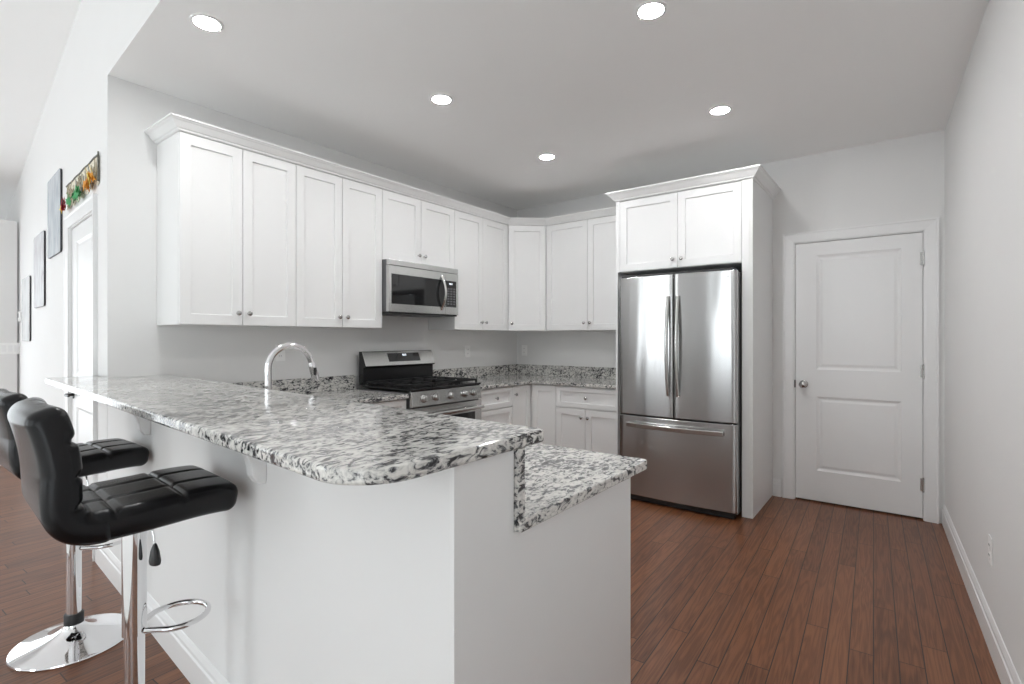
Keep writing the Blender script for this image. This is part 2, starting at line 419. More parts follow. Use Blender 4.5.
# fridge / door wall with a door opening
DX0, DX1, DZ = -0.705, 0.116, 2.052
bm = BM()
box(bm, XA - 0.12, DX0, YB, YB + 0.12, 0, CEIL); box(bm, DX1, 0.40, YB, YB + 0.12, 0, CEIL); box(bm, DX0, DX1, YB, YB + 0.12, DZ, CEIL)
struct('wall_back', bm, M['wall'])
# range wall
eA = PL(0, 0.0)
struct('wall_range', prism(BM(), [(XA, PL(0).y), (XA, YB), (XA - 0.11, YB), (XA - 0.11, PL(0, 0.12).y + 0.012), (XA - 0.012, PL(0, 0.12).y + 0.004), (XA - 0.0105, PL(0).y + 0.002)], 0, CEIL), M['wall'])
# hall wall: left run with its own door opening, and the header over the kitchen opening
HS0, HS1, HZ = -1.10, -0.325, 2.048
def lbox(bm, s0, s1, d0, d1, z0, z1a, z1b=None):
    z1b = z1a if z1b is None else z1b
    A = [PL(s0, d0, z0), PL(s0, d0, z1a), PL(s0, d1, z1a), PL(s0, d1, z0)]; B = [PL(s1, d0, z0), PL(s1, d0, z1b), PL(s1, d1, z1b), PL(s1, d1, z0)]
    A = [bm.verts.new(p) for p in A]; B = [bm.verts.new(p) for p in B]
    bm.faces.new(A); bm.faces.new(B[::-1])
    for i in range(4): bm.faces.new((A[i], B[i], B[(i + 1) % 4], A[(i + 1) % 4]))
    return bm
bm = BM()
lbox(bm, -6.2, HS0, 0, 0.12, 0, vault(-6.2), vault(HS0))
lbox(bm, HS0, HS1, 0, 0.12, HZ, vault(HS0), vault(HS1))
lbox(bm, HS1, -0.010, 0, 0.12, 0, vault(HS1), vault(0))
lbox(bm, -0.010, 2.4, 0, 0.12, CEIL + 0.004, vault(0), vault(2.4)); lbox(bm, 2.4, 3.95, 0, 0.12, CEIL + 0.004, vault(2.4), vault(3.9))
struct('wall_hall', bm, M['wall'])
# kitchen ceiling
struct('ceiling', prism(BM(), [PL(-0.0105, 0.0005)[:2], PL(3.95, 0.0005)[:2], (0.45, YB + 0.12), (XA - 0.12, YB + 0.12), (XA - 0.12, PL(0, 0.125).y), PL(-0.0105, 0.125)[:2]], CEIL, CEIL + 0.08), M['ceiling'])
# great-room vaulted ceiling
bm = BM()
def vs(sa, sb):
    A = [PL(sa, 0.12, vault(sa)), PL(sa, -7.4, vault(sa)), PL(sa, -7.4, vault(sa) + .08), PL(sa, 0.12, vault(sa) + .08)]
    B = [PL(sb, 0.12, vault(sb)), PL(sb, -7.4, vault(sb)), PL(sb, -7.4, vault(sb) + .08), PL(sb, 0.12, vault(sb) + .08)]
    A = [bm.verts.new(p) for p in A]; B = [bm.verts.new(p) for p in B]
    bm.faces.new(A); bm.faces.new(B[::-1])
    for i in range(4): bm.faces.new((A[i], B[i], B[(i + 1) % 4], A[(i + 1) % 4]))
vs(-6.2, 2.4); vs(2.4, 4.5)
struct('ceiling_vault', bm, M['ceiling'])
# low partition at the far left with open space above, then the outer left wall
XP = -7.29
PY0, PY1, PZ0, PZ1 = -2.4, 0.80, 0.08, 2.2        # sliding glass door in the partition
bm = BM()
box(bm, XP - 0.12, XP, PY1, 1.135, 0, 2.494); box(bm, XP - 0.12, XP, -6.0, PY0, 0, 2.494)
box(bm, XP - 0.12, XP, PY0, PY1, 0, PZ0); box(bm, XP - 0.12, XP, PY0, PY1, PZ1, 2.494)
struct('wall_partition', bm, M['wall'])
bm = BM()
for a in (PY0, (PY0 + PY1) / 2 - 0.04, PY1 - 0.08): box(bm, XP - 0.10, XP - 0.02, a, a + 0.08, PZ0, PZ1)
for a in (PZ0, PZ1 - 0.08): box(bm, XP - 0.095, XP - 0.025, PY0 + 0.08, PY1 - 0.08, a, a + 0.08)
wo = struct('window_3', bm, M['trim'])
obj('pane', bbox(XP - 0.065, XP - 0.055, PY0 + 0.02, PY1 - 0.02, PZ0 + 0.02, PZ1 - 0.02), M['day_left'], wo)
bm = BM(); lbox(bm, -6.32, -6.2, -7.4, 0.12, 0, 3.3)
struct('wall_left', bm, M['wall'])
# great-room wall behind the viewer, with three daylight windows
WINS = [(-2.75, -0.85, 0.05, 3.0), (1.35, 2.45, 0.05, 3.0)]
DB = -6.4
bm = BM()
edges = [-6.2] + [v for w_ in WINS for v in w_[:2]] + [4.5]
for i in range(0, len(edges), 2): lbox(bm, edges[i], edges[i + 1], DB - 0.15, DB, 0, 4.2)
for a, b_, z0, z1 in WINS:
    lbox(bm, a, b_, DB - 0.15, DB, 0, z0); lbox(bm, a, b_, DB - 0.15, DB, z1, 4.2)
struct('wall_front', bm, M['wall'])
for i, (a, b_, z0, z1) in enumerate(WINS):
    bm = BM(); f = 0.06
    lbox(bm, a, a + f, DB - 0.1, DB - 0.03, z0, z1); lbox(bm, b_ - f, b_, DB - 0.1, DB - 0.03, z0, z1)
    lbox(bm, a + f, b_ - f, DB - 0.1, DB - 0.03, z0, z0 + f); lbox(bm, a + f, b_ - f, DB - 0.1, DB - 0.03, z1 - f, z1)
    mid = (a + b_) / 2
    lbox(bm, mid - 0.03, mid + 0.03, DB - 0.1, DB - 0.03, z0 + f, z1 - f)
    wo = struct('window_%d' % (i + 1), bm, M['trim'])
    pb = BM(); lbox(pb, a + f, b_ - f, DB - 0.08, DB - 0.07, z0 + f, z1 - f)
    obj('pane', pb, M['day'], wo)
# baseboards
BBP = [(0, 0), (0.014, 0), (0.014, 0.098), (0.010, 0.104), (0.010, 0.118), (0.006, 0.130), (0.003, 0.138), (0, 0.14)]
def baseboard(name, path, end=None):
    return struct(name, sweep(BM(), path, BBP), M['trim'])
baseboard('baseboard_right', [(xC(-0.98), -0.98), (xC(4.655), 4.655)][::-1])
baseboard('baseboard_back', [(-0.856, YB - 0.0), (-0.795, YB - 0.0)])
baseboard('baseboard_hall', [PL(-6.1)[:2], PL(-1.325)[:2]])
baseboard('baseboard_peninsula', [PL(-0.24)[:2], PL(2.79)[:2]])
baseboard('baseboard_partition', [(XP, 0.81), (XP, 1.13)])

# ------------------------------------------------------------------ doors
def casing(bm, x0, x1, z1, wd, y0=0.0):
    """moulded casing round an opening, on a wall face at y=y0 facing -Y"""
    prof = [(0, 0), (0, 0.010), (0.012, 0.013), (wd - 0.018, 0.017), (wd - 0.010, 0.021), (wd, 0.021), (wd, 0)]
    def sec(px, pz, ox, oz): return [bm.verts.new((px + ox * a, y0 - b_, pz + oz * a)) for a, b_ in prof]
    S = [sec(x0, 0, -1, 0), sec(x0, z1, -1, 1), sec(x1, z1, 1, 1), sec(x1, 0, 1, 0)]
    k = len(prof)
    for A, B in zip(S[:-1], S[1:]):
        for j in range(k): bm.faces.new((A[j], A[(j + 1) % k], B[(j + 1) % k], B[j]))
    bm.faces.new(S[0]); bm.faces.new(S[-1][::-1])
    return bm
DOORSTEPS = [(0.004, 0.004), (0.016, 0.010), (0.024, 0.010), (0.040, 0.005)]
def room_door(name, loc, rz, x0, x1, h, hinge_right=True, knob='ball', gap=0.012, wl=0.086, wr=0.086):
    r = empty(name, loc, rz); r['kind'] = 'structure'
    st = 0.125; W = x1 - x0
    bm = panelled(BM(), x0 + 0.003, x1 - 0.003, gap, h - 0.003, 0.012, 0.035,
                  [(x0 + 0.15, x1 - 0.125, 0.25, 0.83), (x0 + 0.15, x1 - 0.125, 1.045, h - 0.085 - 0.02)], DOORSTEPS)
    obj('door_slab', bm, M['trim'], r, bevel=0.0015)
    bm = casing(BM(), x0 - 0.006, x1 + 0.006, h + 0.006, wl - 0.006)
    obj('casing', bm, M['trim'], r)
    jb = BM(); box(jb, x0 - 0.02, x0, 0.0, 0.12, 0, h + 0.02); box(jb, x1, x1 + 0.02, 0.0, 0.12, 0, h + 0.02); box(jb, x0, x1, 0.0, 0.12, h, h + 0.02)
    box(jb, x0, x0 + 0.012, 0.05, 0.085, 0, h); box(jb, x1 - 0.012, x1, 0.05, 0.085, 0, h)
    obj('jamb', jb, M['trim'], r)
    hx = x1 if hinge_right else x0
    for z in (0.25, h / 2 + 0.03, h - 0.19):
        hb = BM(); tube(hb, [(hx, -0.003, z - 0.047), (hx, -0.003, z + 0.047)], 0.0075, 10); box(hb, hx - 0.017, hx + 0.010, 0.004, 0.0115, z - 0.044, z + 0.044)
        tube(hb, [(hx, -0.003, z - 0.053), (hx, -0.003, z + 0.053)], 0.0045, 8)
        obj('hinge', hb, M['nickel'], r, smooth=True)
    kx = x0 + 0.062 if hinge_right else x1 - 0.062
    if knob == 'ball':
        kb = lathe(BM(), [(0.0, -0.0), (0.031, 0.0), (0.031, 0.006), (0.018, 0.011), (0.011, 0.014), (0.011, 0.030), (0.020, 0.038), (0.0275, 0.050), (0.0275, 0.060), (0.020, 0.070), (0.0, 0.073)], 28, T(kx, 0.012, 0.925) @ TO_FRONT)
        obj('knob', kb, M['nickel'], r, smooth=True)
        obj('strike_plate', bbox(x0 - 0.003, x0 + 0.0045, -0.002, 0.012, 0.895, 0.955), M['slot'], r)
    else:
        kb = lathe(BM(), [(0.0, 0.0), (0.027, 0.0), (0.027, 0.007), (0.010, 0.010), (0.010, 0.045), (0.0, 0.046)], 24, T(kx, 0.012, 0.905) @ TO_FRONT)
        tube(kb, [(kx, -0.03, 0.905), (kx + 0.05, -0.034, 0.905), (kx + 0.105, -0.030, 0.905)], [0.009, 0.0085, 0.007], 10)
        obj('lever', kb, M['black_enamel'], r, smooth=True)
    return r
room_door('door_1', (0, YB, 0), 0, -0.697, 0.109, 2.045, True, 'ball')
hd = PL(0)
room_door('door_2', hd, ROT_L, -1.092, -0.333, 2.041, True, 'lever')

# ------------------------------------------------------------------ knee wall and bar
bm = prism(BM(), [PL(0.0, 0.0)[:2], onL(-0.7025, 0.0), onL(-0.7025, 0.188), PL(0.0, 0.188)[:2]], 0.0, BB - 0.0005)
struct('wall_knee', bm, M['wall'])
EDGE = 0.007
xe = -0.674
pA = (XA + 0.001, onL(XA + 0.001, 0.30)[1])
pB = (XA + 0.001, onL(XA + 0.001, -0.0015)[1])
poly = [PL(-0.255, -0.0015)[:2], PL(-0.255, -0.232)[:2], onL(xe, -0.232), onL(xe, 0.30), pA, pB]
bm = prism(BM(), rounded_poly(poly, [0.0, 0.045, 0.115, 0.02, 0, 0], 14), BB, BT)
obj('bar_countertop', bm, M['granite'], bevel=EDGE, seg=3, angle=50,
    label='raised grey and white granite bar top with a rounded near corner', cat='countertop')
# corbels under the bar overhang
def corbel(s, label):
    prof = [(0, 0), (-0.17, 0), (-0.17, -0.022)]
    for k in range(9):
        t = k / 8 * PI / 2
        prof.append((-0.165 + 0.125 * math.sin(t) * 1.0, -0.022 - 0.135 * (1 - math.cos(t))))
    prof += [(-0.030, -0.172), (-0.024, -0.182), (0, -0.184)]
    bm = extrude_profile(BM(), prof, lambda a, b_: Vector((-0.022, a, b_)), lambda a, b_: Vector((0.022, a, b_)))
    o = obj('corbel', bm, M['trim'], bevel=0.003, label=label, cat='bracket', group='white brackets under the bar top')
    o.location = PL(s, -0.0005, BB - 0.001); o.rotation_euler = (0, 0, ROT_L)
corbel(0.785, 'white curved bracket under the bar top, just above the farther stool seat')
corbel(1.952, 'white curved bracket under the bar top, nearest the rounded granite corner')

# peninsula cabinet with its notched end panel
yk = onL(-0.69, 0.19)[1]; y0 = onL(-0.69, 0.0)[1]
pc = empty('peninsula_cabinet', (-0.69, 1.2, 0), 0, 'white peninsula cabinet with a notched plain end panel under the granite', 'cabinet')
prof = [(y0 - 1.2, 0.0), (1.527 - 1.2, 0.0), (1.527 - 1.2, CB - 0.0005), (yk - 1.2, CB - 0.0005), (yk - 1.2, BB - 0.0005), (y0 - 1.2, BB - 0.0005)]
bm = extrude_profile(BM(), prof, lambda a, b_: Vector((0, a, b_)), lambda a, b_: Vector((-0.0115, a, b_)))
obj('end_panel', bm, M['cab'], pc)
bm = BM(); prism(bm, [(-0.0125, yk - 1.2 + 0.012), (-0.0125, 1.50 - 1.2), (-2.10, 1.50 - 1.2), (-2.10, onL(-2.79, 0.19)[1] - 1.2 + 0.004)], 0.10, CB - 0.0005)
obj('carcass', bm, M['cab'], pc)
bm = BM(); prism(bm, [(-0.0125, yk - 1.2 + 0.012), (-0.0125, 1.43 - 1.2), (-2.10, 1.43 - 1.2), (-2.10, onL(-2.79, 0.19)[1] - 1.2 + 0.004)], 0.0, 0.0995)
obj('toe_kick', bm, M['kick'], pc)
for k in range(4):
    xa = -0.02 - 0.52 * k
    bm = shaker(BM(), 0.003, 0.515, 0.11, CB - 0.012)
    o = obj('door', bm, M['cab'], pc); o.location = (xa, 1.521 - 1.2, 0); o.rotation_euler = (0, 0, PI)
    kn = obj('knob', knob_bm(0.05 if k % 2 else 0.465, CB - 0.09), M['nickel'], o, smooth=True)

# ------------------------------------------------------------------ countertops
def counter(name, poly, radii, label):
    r = empty(name, (poly[0][0], poly[0][1], CB), 0, label, 'countertop')
    o = Vector((poly[0][0], poly[0][1]))
    bm = prism(BM(), rounded_poly([(p[0] - o.x, p[1] - o.y) for p in poly], radii, 8), 0.0, CT - CB)
    obj('slab', bm, M['granite'], r, bevel=0.006, seg=3, angle=50)
    def splash(x0, x1, ya, yb, z1=0.999):
        b2 = bbox(x0 - o.x, x1 - o.x, ya - o.y, yb - o.y, CT - CB + 0.0005, z1 - CB)
        obj('backsplash', b2, M['granite'], r, bevel=0.002)
    return r, splash, o
xk = -0.671
c1, sp1, o1 = counter('peninsula_countertop', [onL(xk, 0.192), (xk, 1.63), (-2.826, 1.63), (-2.826, 2.494), (XA + 0.002, 2.494), (XA + 0.002, onL(XA, 0.192)[1])],
             [0.006, 0.02, 0.01, 0.004, 0, 0], 'lower granite countertop behind the bar, running round to the left of the range')
sp1(XA + 0.002, XA + 0.022, onL(XA, 0.22)[1], 2.494)
a0, a1 = onL(XA + 0.024, 0.193), onL(-0.676, 0.193)
b1, b0 = onL(-0.676, 0.214), onL(XA + 0.024, 0.214)
obj('backsplash', prism(BM(), [(p[0] - o1.x, p[1] - o1.y) for p in (a0, a1, b1, b0)], CT - CB + 0.0005, BB - CB - 0.0005), M['granite'], c1)
c2, sp2, o2 = counter('corner_countertop', [(XA + 0.002, 3.264), (-2.826, 3.264), (-2.826, 4.018), (-1.924, 4.018), (-1.924, YB - 0.002), (XA + 0.002, YB - 0.002)],
             [0, 0.004, 0.004, 0, 0, 0], 'L-shaped granite countertop in the back corner between range and refrigerator')
sp2(XA + 0.002, XA + 0.022, 3.264, YB - 0.002); sp2(XA + 0.0225, -1.924, YB - 0.022, YB - 0.002)

# ------------------------------------------------------------------ cabinets
def cabinet(name, loc, rz, W, D, z0, z1, label, doors, drawers=(), toe=False, group=None, gap=0.0021, side_l=0, side_r=0):
    """local: x 0..W, door faces at y=0 (-Y side), box behind from 0.0205 to D.  doors = (x0,x1,z0,z1,knob 'l'/'r'/None, 'top'/'bottom')"""
    r = empty(name, loc, rz, label, 'cabinet', group)
    zb = 0.10 if toe else z0
    obj('carcass', bbox(0.0006, W - 0.0006, 0.0205, D, zb, z1), M['cab'], r, bevel=0.001)
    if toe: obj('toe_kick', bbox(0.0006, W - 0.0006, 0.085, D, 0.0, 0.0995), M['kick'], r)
    for (x0, x1, a, b_, side, pos) in doors:
        d = obj('door', shaker(BM(), x0 + gap, x1 - gap, a + gap, b_ - gap), M['cab'], r, bevel=0.001, angle=60)
        if side:
            kx = x0 + 0.032 if side == 'l' else x1 - 0.032
            kz = b_ - 0.075 if pos == 'top' else a + 0.072
            obj('knob', knob_bm(kx, kz), M['nickel'], d, smooth=True)
    for (x0, x1, a, b_) in drawers:
        d = obj('drawer_front', panelled(BM(), x0 + gap, x1 - gap, a + gap, b_ - gap, 0, 0.019, [(x0 + 0.045, x1 - 0.045, a + 0.045, b_ - 0.045)], SHAKER), M['cab'], r, bevel=0.001, angle=60)
        obj('knob', knob_bm((x0 + x1) / 2, (a + b_) / 2), M['nickel'], d, smooth=True)
    return r
UB, UT = 1.365, 2.42
xf = -3.146; DEP = xf - XA - 0.002
GU = 'white upper cabinets'
def upperA(y0, y1, z0, label, name='wall_cabinet'):
    W = y1 - y0
    return cabinet(name, (xf, y0, 0), PI / 2, W, DEP, z0, UT, label, [(0, W / 2, z0, UT, 'r', 'bottom'), (W / 2, W, z0, UT, 'l', 'bottom')])
upperA(1.137, 1.815, UB, 'tall white double-door wall cabinet at the open left end of the run')
upperA(1.815, 2.510, UB, 'tall white double-door wall cabinet directly left of the microwave')
upperA(2.510, 3.298, 1.888, 'short white double-door wall cabinet directly above the microwave')
upperA(3.298, 4.066, UB, 'tall white double-door wall cabinet directly right of the microwave')
# diagonal corner cabinet
pa = Vector((xf, 4.068)); pb_ = Vector((-2.866, 4.332))
dg = (pb_ - pa); Wd = dg.length; ang = math.atan2(dg.y, dg.x)
r = empty('corner_wall_cabinet', (pa.x, pa.y, 0), ang, 'white single-door wall cabinet set diagonally across the corner', 'cabinet')
inv = Matrix.Rotation(-ang, 4, 'Z') @ T(-pa.x, -pa.y, 0)
def loc2(x, y): v = inv @ Vector((x, y, 0)); return (v.x, v.y)
bm = prism(BM(), [(0.001, 0.0205), (Wd - 0.001, 0.0205), loc2(-2.8665, YB - 0.002), loc2(XA + 0.002, YB - 0.002), loc2(XA + 0.002, 4.0685)], UB, UT)
obj('carcass', bm, M['cab'], r, bevel=0.001)
d = obj('door', shaker(BM(), 0.004, Wd - 0.004, UB + 0.0016, UT - 0.0016), M['cab'], r, bevel=0.001, angle=60)
obj('knob', knob_bm(0.036, UB + 0.072), M['nickel'], d, smooth=True)
# B wall upper
xl, xr = -2.864, -1.924
W = xr - xl
cabinet('wall_cabinet', (xl, 4.33, 0), 0, W, YB - 4.33 - 0.002, UB, UT, 'tall white double-door wall cabinet beside the refrigerator surround',
        [(0, W / 2, UB, UT, 'r', 'bottom'), (W / 2, W, UB, UT, 'l', 'bottom')])
# crown moulding
CR = [(-0.018, 0.0), (0.004, 0.0), (0.010, 0.004), (0.012, 0.012), (0.020, 0.016), (0.032, 0.030), (0.044, 0.044), (0.052, 0.049), (0.055, 0.054), (0.062, 0.056), (0.062, 0.066), (-0.018, 0.066)]
def crown(path, zb, label, hs=1.0):
    p0 = path[0]
    r = [(o, z * hs) for o, z in CR]
    bm = sweep(BM(), [(p[0] - p0[0], p[1] - p0[1]) for p in path], r)
    o = obj('crown_molding', bm, M['cab'], label=label, cat='molding'); o.location = (p0[0], p0[1], zb)
crown([(XA + 0.001, 1.136), (xf, 1.136), (xf, 4.066), (-2.866, 4.33), (-1.99, 4.33)], UT + 0.0008, 'long white crown molding on top of the wall cabinets, turning the corner', 0.95)

# refrigerator surround
FY = 3.962
r = empty('refrigerator_cabinet', (-1.922, FY, 0), 0, 'white cabinet surround enclosing the steel refrigerator, with two doors above it', 'cabinet')
XR = -0.858 + 1.922
DF = YB - FY - 0.002
obj('side_panel', bbox(0, 0.019, 0, DF, 0, 2.43), M['cab'], r, bevel=0.0015)
obj('side_panel', bbox(XR - 0.019, XR, 0, DF, 0, 2.43), M['cab'], r, bevel=0.0015)
obj('stile', bbox(XR - 0.073, XR - 0.0195, 0, 0.02, 0, 2.43), M['cab'], r, bevel=0.001)
obj('stile', bbox(0.0195, 0.036, 0, 0.02, 1.838, 2.43), M['cab'], r, bevel=0.001)
obj('carcass', bbox(0.0365, XR - 0.0735, 0.0205, DF, 1.838, 2.43), M['cab'], r)
x0, x1 = 0.037, XR - 0.074; xm = 0.522
for a, b_, s in ((x0, xm, 'r'), (xm, x1, 'l')):
    d = obj('door', shaker(BM(), a + 0.0016, b_ - 0.0016, 1.842, 2.422), M['cab'], r, bevel=0.001, angle=60)
    obj('knob', knob_bm(b_ - 0.034 if s == 'r' else a + 0.034, 1.905), M['nickel'], d, smooth=True)
crown([(-1.923, 4.395), (-1.923, FY - 0.001), (-0.857, FY - 0.001), (-0.857, YB - 0.001)], 2.4308, 'white crown molding capping the refrigerator surround', 1.08)

# base cabinets
xbf = -2.850
bD = xbf - XA - 0.002
W = 2.490 - 1.655
cabinet('base_cabinet', (xbf, 1.655, 0), PI / 2, W, bD, 0, CB - 0.0008, 'white base cabinet between the sink peninsula and the range',
        [(0, W / 2, 0.105, 0.665, 'r', 'top'), (W / 2, W, 0.105, 0.665, 'l', 'top')], [(0, W, 0.671, CB - 0.006)], toe=True)
W = 3.752 - 3.266
cabinet('drawer_base_cabinet', (xbf, 3.266, 0), PI / 2, W, bD, 0, CB - 0.0008, 'white base cabinet with stacked drawers just right of the range',
        [], [(0, W, 0.671, CB - 0.006), (0, W, 0.390, 0.665), (0, W, 0.105, 0.384)], toe=True)
# corner base: two leaves meeting in the inner corner
ybf = 4.040
r = empty('corner_base_cabinet', (xbf, ybf, 0), 0, 'white corner base cabinet whose two doors meet at an inside angle', 'cabinet')
bm = prism(BM(), [(-0.0205, 3.7535 - ybf), (-0.0205, 0.0205), (-2.565 - xbf, 0.0205), (-2.565 - xbf, YB - 0.002 - ybf), (XA + 0.002 - xbf, YB - 0.002 - ybf), (XA + 0.002 - xbf, 3.7535 - ybf)], 0.10, CB - 0.0008)
obj('carcass', bm, M['cab'], r)
bm = prism(BM(), [(-0.085, 3.7535 - ybf), (-0.085, 0.085), (-2.565 - xbf, 0.085), (-2.565 - xbf, YB - 0.002 - ybf), (XA + 0.002 - xbf, YB - 0.002 - ybf), (XA + 0.002 - xbf, 3.7535 - ybf)], 0.0, 0.0995)
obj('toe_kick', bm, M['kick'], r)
d = obj('door', shaker(BM(), 0.0, ybf - 3.755 - 0.003, 0.107, CB - 0.008), M['cab'], r, bevel=0.001, angle=60)
d.location = (0, 3.755 - ybf, 0); d.rotation_euler = (0, 0, PI / 2)
obj('knob', knob_bm(0.030, CB - 0.085), M['nickel'], d, smooth=True)
d = obj('door', shaker(BM(), 0.022, -2.568 - xbf, 0.107, CB - 0.008), M['cab'], r, bevel=0.001, angle=60)
xl, xr = -2.564, -1.924
W = xr - xl
cabinet('base_cabinet', (xl, ybf, 0), 0, W, YB - ybf - 0.002, 0, CB - 0.0008, 'white base cabinet with one wide drawer above two doors, left of the refrigerator',
        [(0, W * 0.48, 0.105, 0.655, 'r', 'top'), (W * 0.48, W, 0.105, 0.655, 'l', 'top')], [(0, W, 0.661, CB - 0.006)], toe=True)

# ------------------------------------------------------------------ refrigerator
fx0, fx1 = -1.838, -0.936; fyf = 3.815; FW = fx1 - fx0
r = empty('refrigerator', (fx0, fyf, 0), 0, 'stainless steel French-door refrigerator with a bottom freezer drawer', 'refrigerator')
obj('body', bbox(0.006, FW - 0.006, 0.072, 4.60 - fyf, 0.03, 1.765), M['steel_dark'], r, bevel=0.004)
def bowed(x0, x1, z0, z1, depth=0.068, bow=0.020, full=(0, FW), rad=0.016):
    """front skin bowed over the whole width of the appliance"""
    n = 22; prof = []
    def yy(x):
        t = (x - full[0]) / (full[1] - full[0]) * 2 - 1
        return bow * (t * t)
    for i in range(n + 1):
        x = x0 + (x1 - x0) * i / n
        y = yy(x)
        e = min(x - x0, x1 - x)
        if e < rad: y += rad - math.sqrt(max(0, rad * rad - (rad - e) ** 2))
        prof.append((x, y))
    fine = []
    for k in range(1, 7):
        a = k / 7; fine.append(a)
    left = [(x0 + rad * (1 - math.cos(a * PI / 2)), yy(x0) + rad * (1 - math.sin(a * PI / 2))) for a in [0] + fine]
    right = [(x1 - rad * (1 - math.cos(a * PI / 2)), yy(x1) + rad * (1 - math.sin(a * PI / 2))) for a in (fine[::-1] + [0])]
    midp = [(x, y) for x, y in prof if x0 + rad <= x <= x1 - rad]
    pts = left + midp + right + [(x1, depth), (x0, depth)]
    return prism(BM(), pts, z0, z1)
XS = FW * 0.508
for a, b_ in ((0.0, XS - 0.0025), (XS + 0.0025, FW)):
    obj('door', bowed(a, b_, 0.688, 1.772), M['steel'], r, bevel=0.004, smooth=True, angle=60)
dr = obj('freezer_drawer', bowed(0, FW, 0.052, 0.676), M['steel'], r, bevel=0.004, smooth=True, angle=60)
obj('gasket', bbox(0.012, FW - 0.012, 0.03, 0.0715, 0.06, 1.765), M['gasket'], r)
obj('kick_grille', bbox(0.02, FW - 0.02, 0.03, 0.09, 0.008, 0.049), M['plastic_black'], r)
for x in (0.05, FW - 0.06): obj('foot', lathe(BM(), [(0, 0), (0.02, 0), (0.02, 0.012), (0.01, 0.015), (0.01, 0.029), (0, 0.029)], 16, T(x, 0.13, 0.0)), M['plastic_black'], r)
hb = BM(); box(hb, 0.02, FW - 0.02, 0.03, 0.12, 1.7655, 1.790)
obj('hinge_cover', hb, M['plastic_black'], r, bevel=0.004)
def bow_handle(zs, x, dx):
    pts = []
    for i in range(17):
        t = i / 16; z = zs[0] + (zs[1] - zs[0]) * t
        pts.append((x + dx * 0.012 * math.sin(PI * t), 0.012 - 0.062 * math.sin(PI * (0.13 + 0.74 * t)), z))
    return pts
for x, dx in ((XS - 0.037, 1), (XS + 0.037, -1)):
    hb = tube(BM(), bow_handle((0.855, 1.605), x, -dx * 0), [0.013] * 17, 14)
    for v in hb.verts: pass
    tube(hb, [(x, 0.004, 0.872), (x, -0.016, 0.872)], 0.013, 12); tube(hb, [(x, 0.004, 1.588), (x, -0.016, 1.588)], 0.013, 12)
    obj('handle', hb, M['steel_flat'], r, smooth=True)
pts = [(0.085 + 0.735 * i / 16, 0.010 - 0.062 * math.sin(PI * (0.13 + 0.74 * i / 16)), 0.612) for i in range(17)]
hb = BM()
prev = None
for i in range(17):
    p = Vector(pts[i]); ring = [hb.verts.new(p + Vector((0, a, b_))) for a, b_ in ((-0.007, -0.017), (-0.009, 0.012), (0.0, 0.018), (0.008, 0.012), (0.008, -0.014), (0.0, -0.019))]
    if prev:
        for k in range(6): hb.faces.new((prev[k], prev[(k + 1) % 6], ring[(k + 1) % 6], ring[k]))
    else: hb.faces.new(ring)
    prev = ring
hb.faces.new(prev[::-1])
box(hb, 0.089, 0.112, -0.02, 0.016, 0.600, 0.624); box(hb, 0.793, 0.816, -0.02, 0.016, 0.600, 0.624)
obj('handle', hb, M['steel_flat'], dr, bevel=0.0015)
obj('badge', lathe(BM(), [(0, 0), (0.010, 0), (0.010, 0.0012), (0, 0.0014)], 20, T(FW - 0.055, 0.016, 1.728) @ TO_FRONT), M['chrome'], r)

# ------------------------------------------------------------------ range
ry0, ry1 = 2.500, 3.258; RW = ry1 - ry0; rxf = -2.800
r = empty('range', (rxf, ry0, 0), PI / 2, 'freestanding stainless steel gas range with five front knobs', 'stove')
RD = rxf - XA - 0.024
obj('body', bbox(0.002, RW - 0.002, 0.03, RD, 0.04, 0.893), M['steel_dark'], r, bevel=0.003)
for x in (0.05, RW - 0.05):
    for y in (0.09, RD - 0.06): obj('foot', lathe(BM(), [(0, 0), (0.018, 0), (0.018, 0.01), (0.009, 0.013), (0.009, 0.0395), (0, 0.0395)], 14, T(x, y, 0)), M['plastic_black'], r)
# control fascia (leans back) with knobs
prof = [(-0.004, 0.790), (0.029, 0.790), (0.029, 0.905), (0.018, 0.905), (0.010, 0.898)]
pn = obj('control_panel', extrude_profile(BM(), prof, lambda a, b_: Vector((0, a, b_)), lambda a, b_: Vector((RW, a, b_))), M['steel_flat'], r, bevel=0.003)
for yy_ in (2.613, 2.735, 2.896, 3.057, 3.165):
    k = yy_ - ry0
    m_ = T(k, 0.0045, 0.846) @ Matrix.Rotation(PI / 2 - 0.12, 4, 'X')
    kb = lathe(BM(), [(0, 0), (0.027, 0), (0.027, 0.004), (0.0235, 0.006), (0.0225, 0.026), (0.020, 0.030), (0, 0.031)], 26, m_)
    ko = obj('knob', kb, M['steel_flat'], r, smooth=True)
    gb = BM(); box(gb, -0.0045, 0.0045, -0.020, 0.020, 0.0305, 0.040, m_)
    obj('grip', gb, M['steel_flat'], ko, bevel=0.002)
    obj('ring', lathe(BM(), [(0.0275, 0), (0.031, 0), (0.031, 0.003), (0.0275, 0.003)], 26, m_, caps=False), M['plastic_black'], ko)
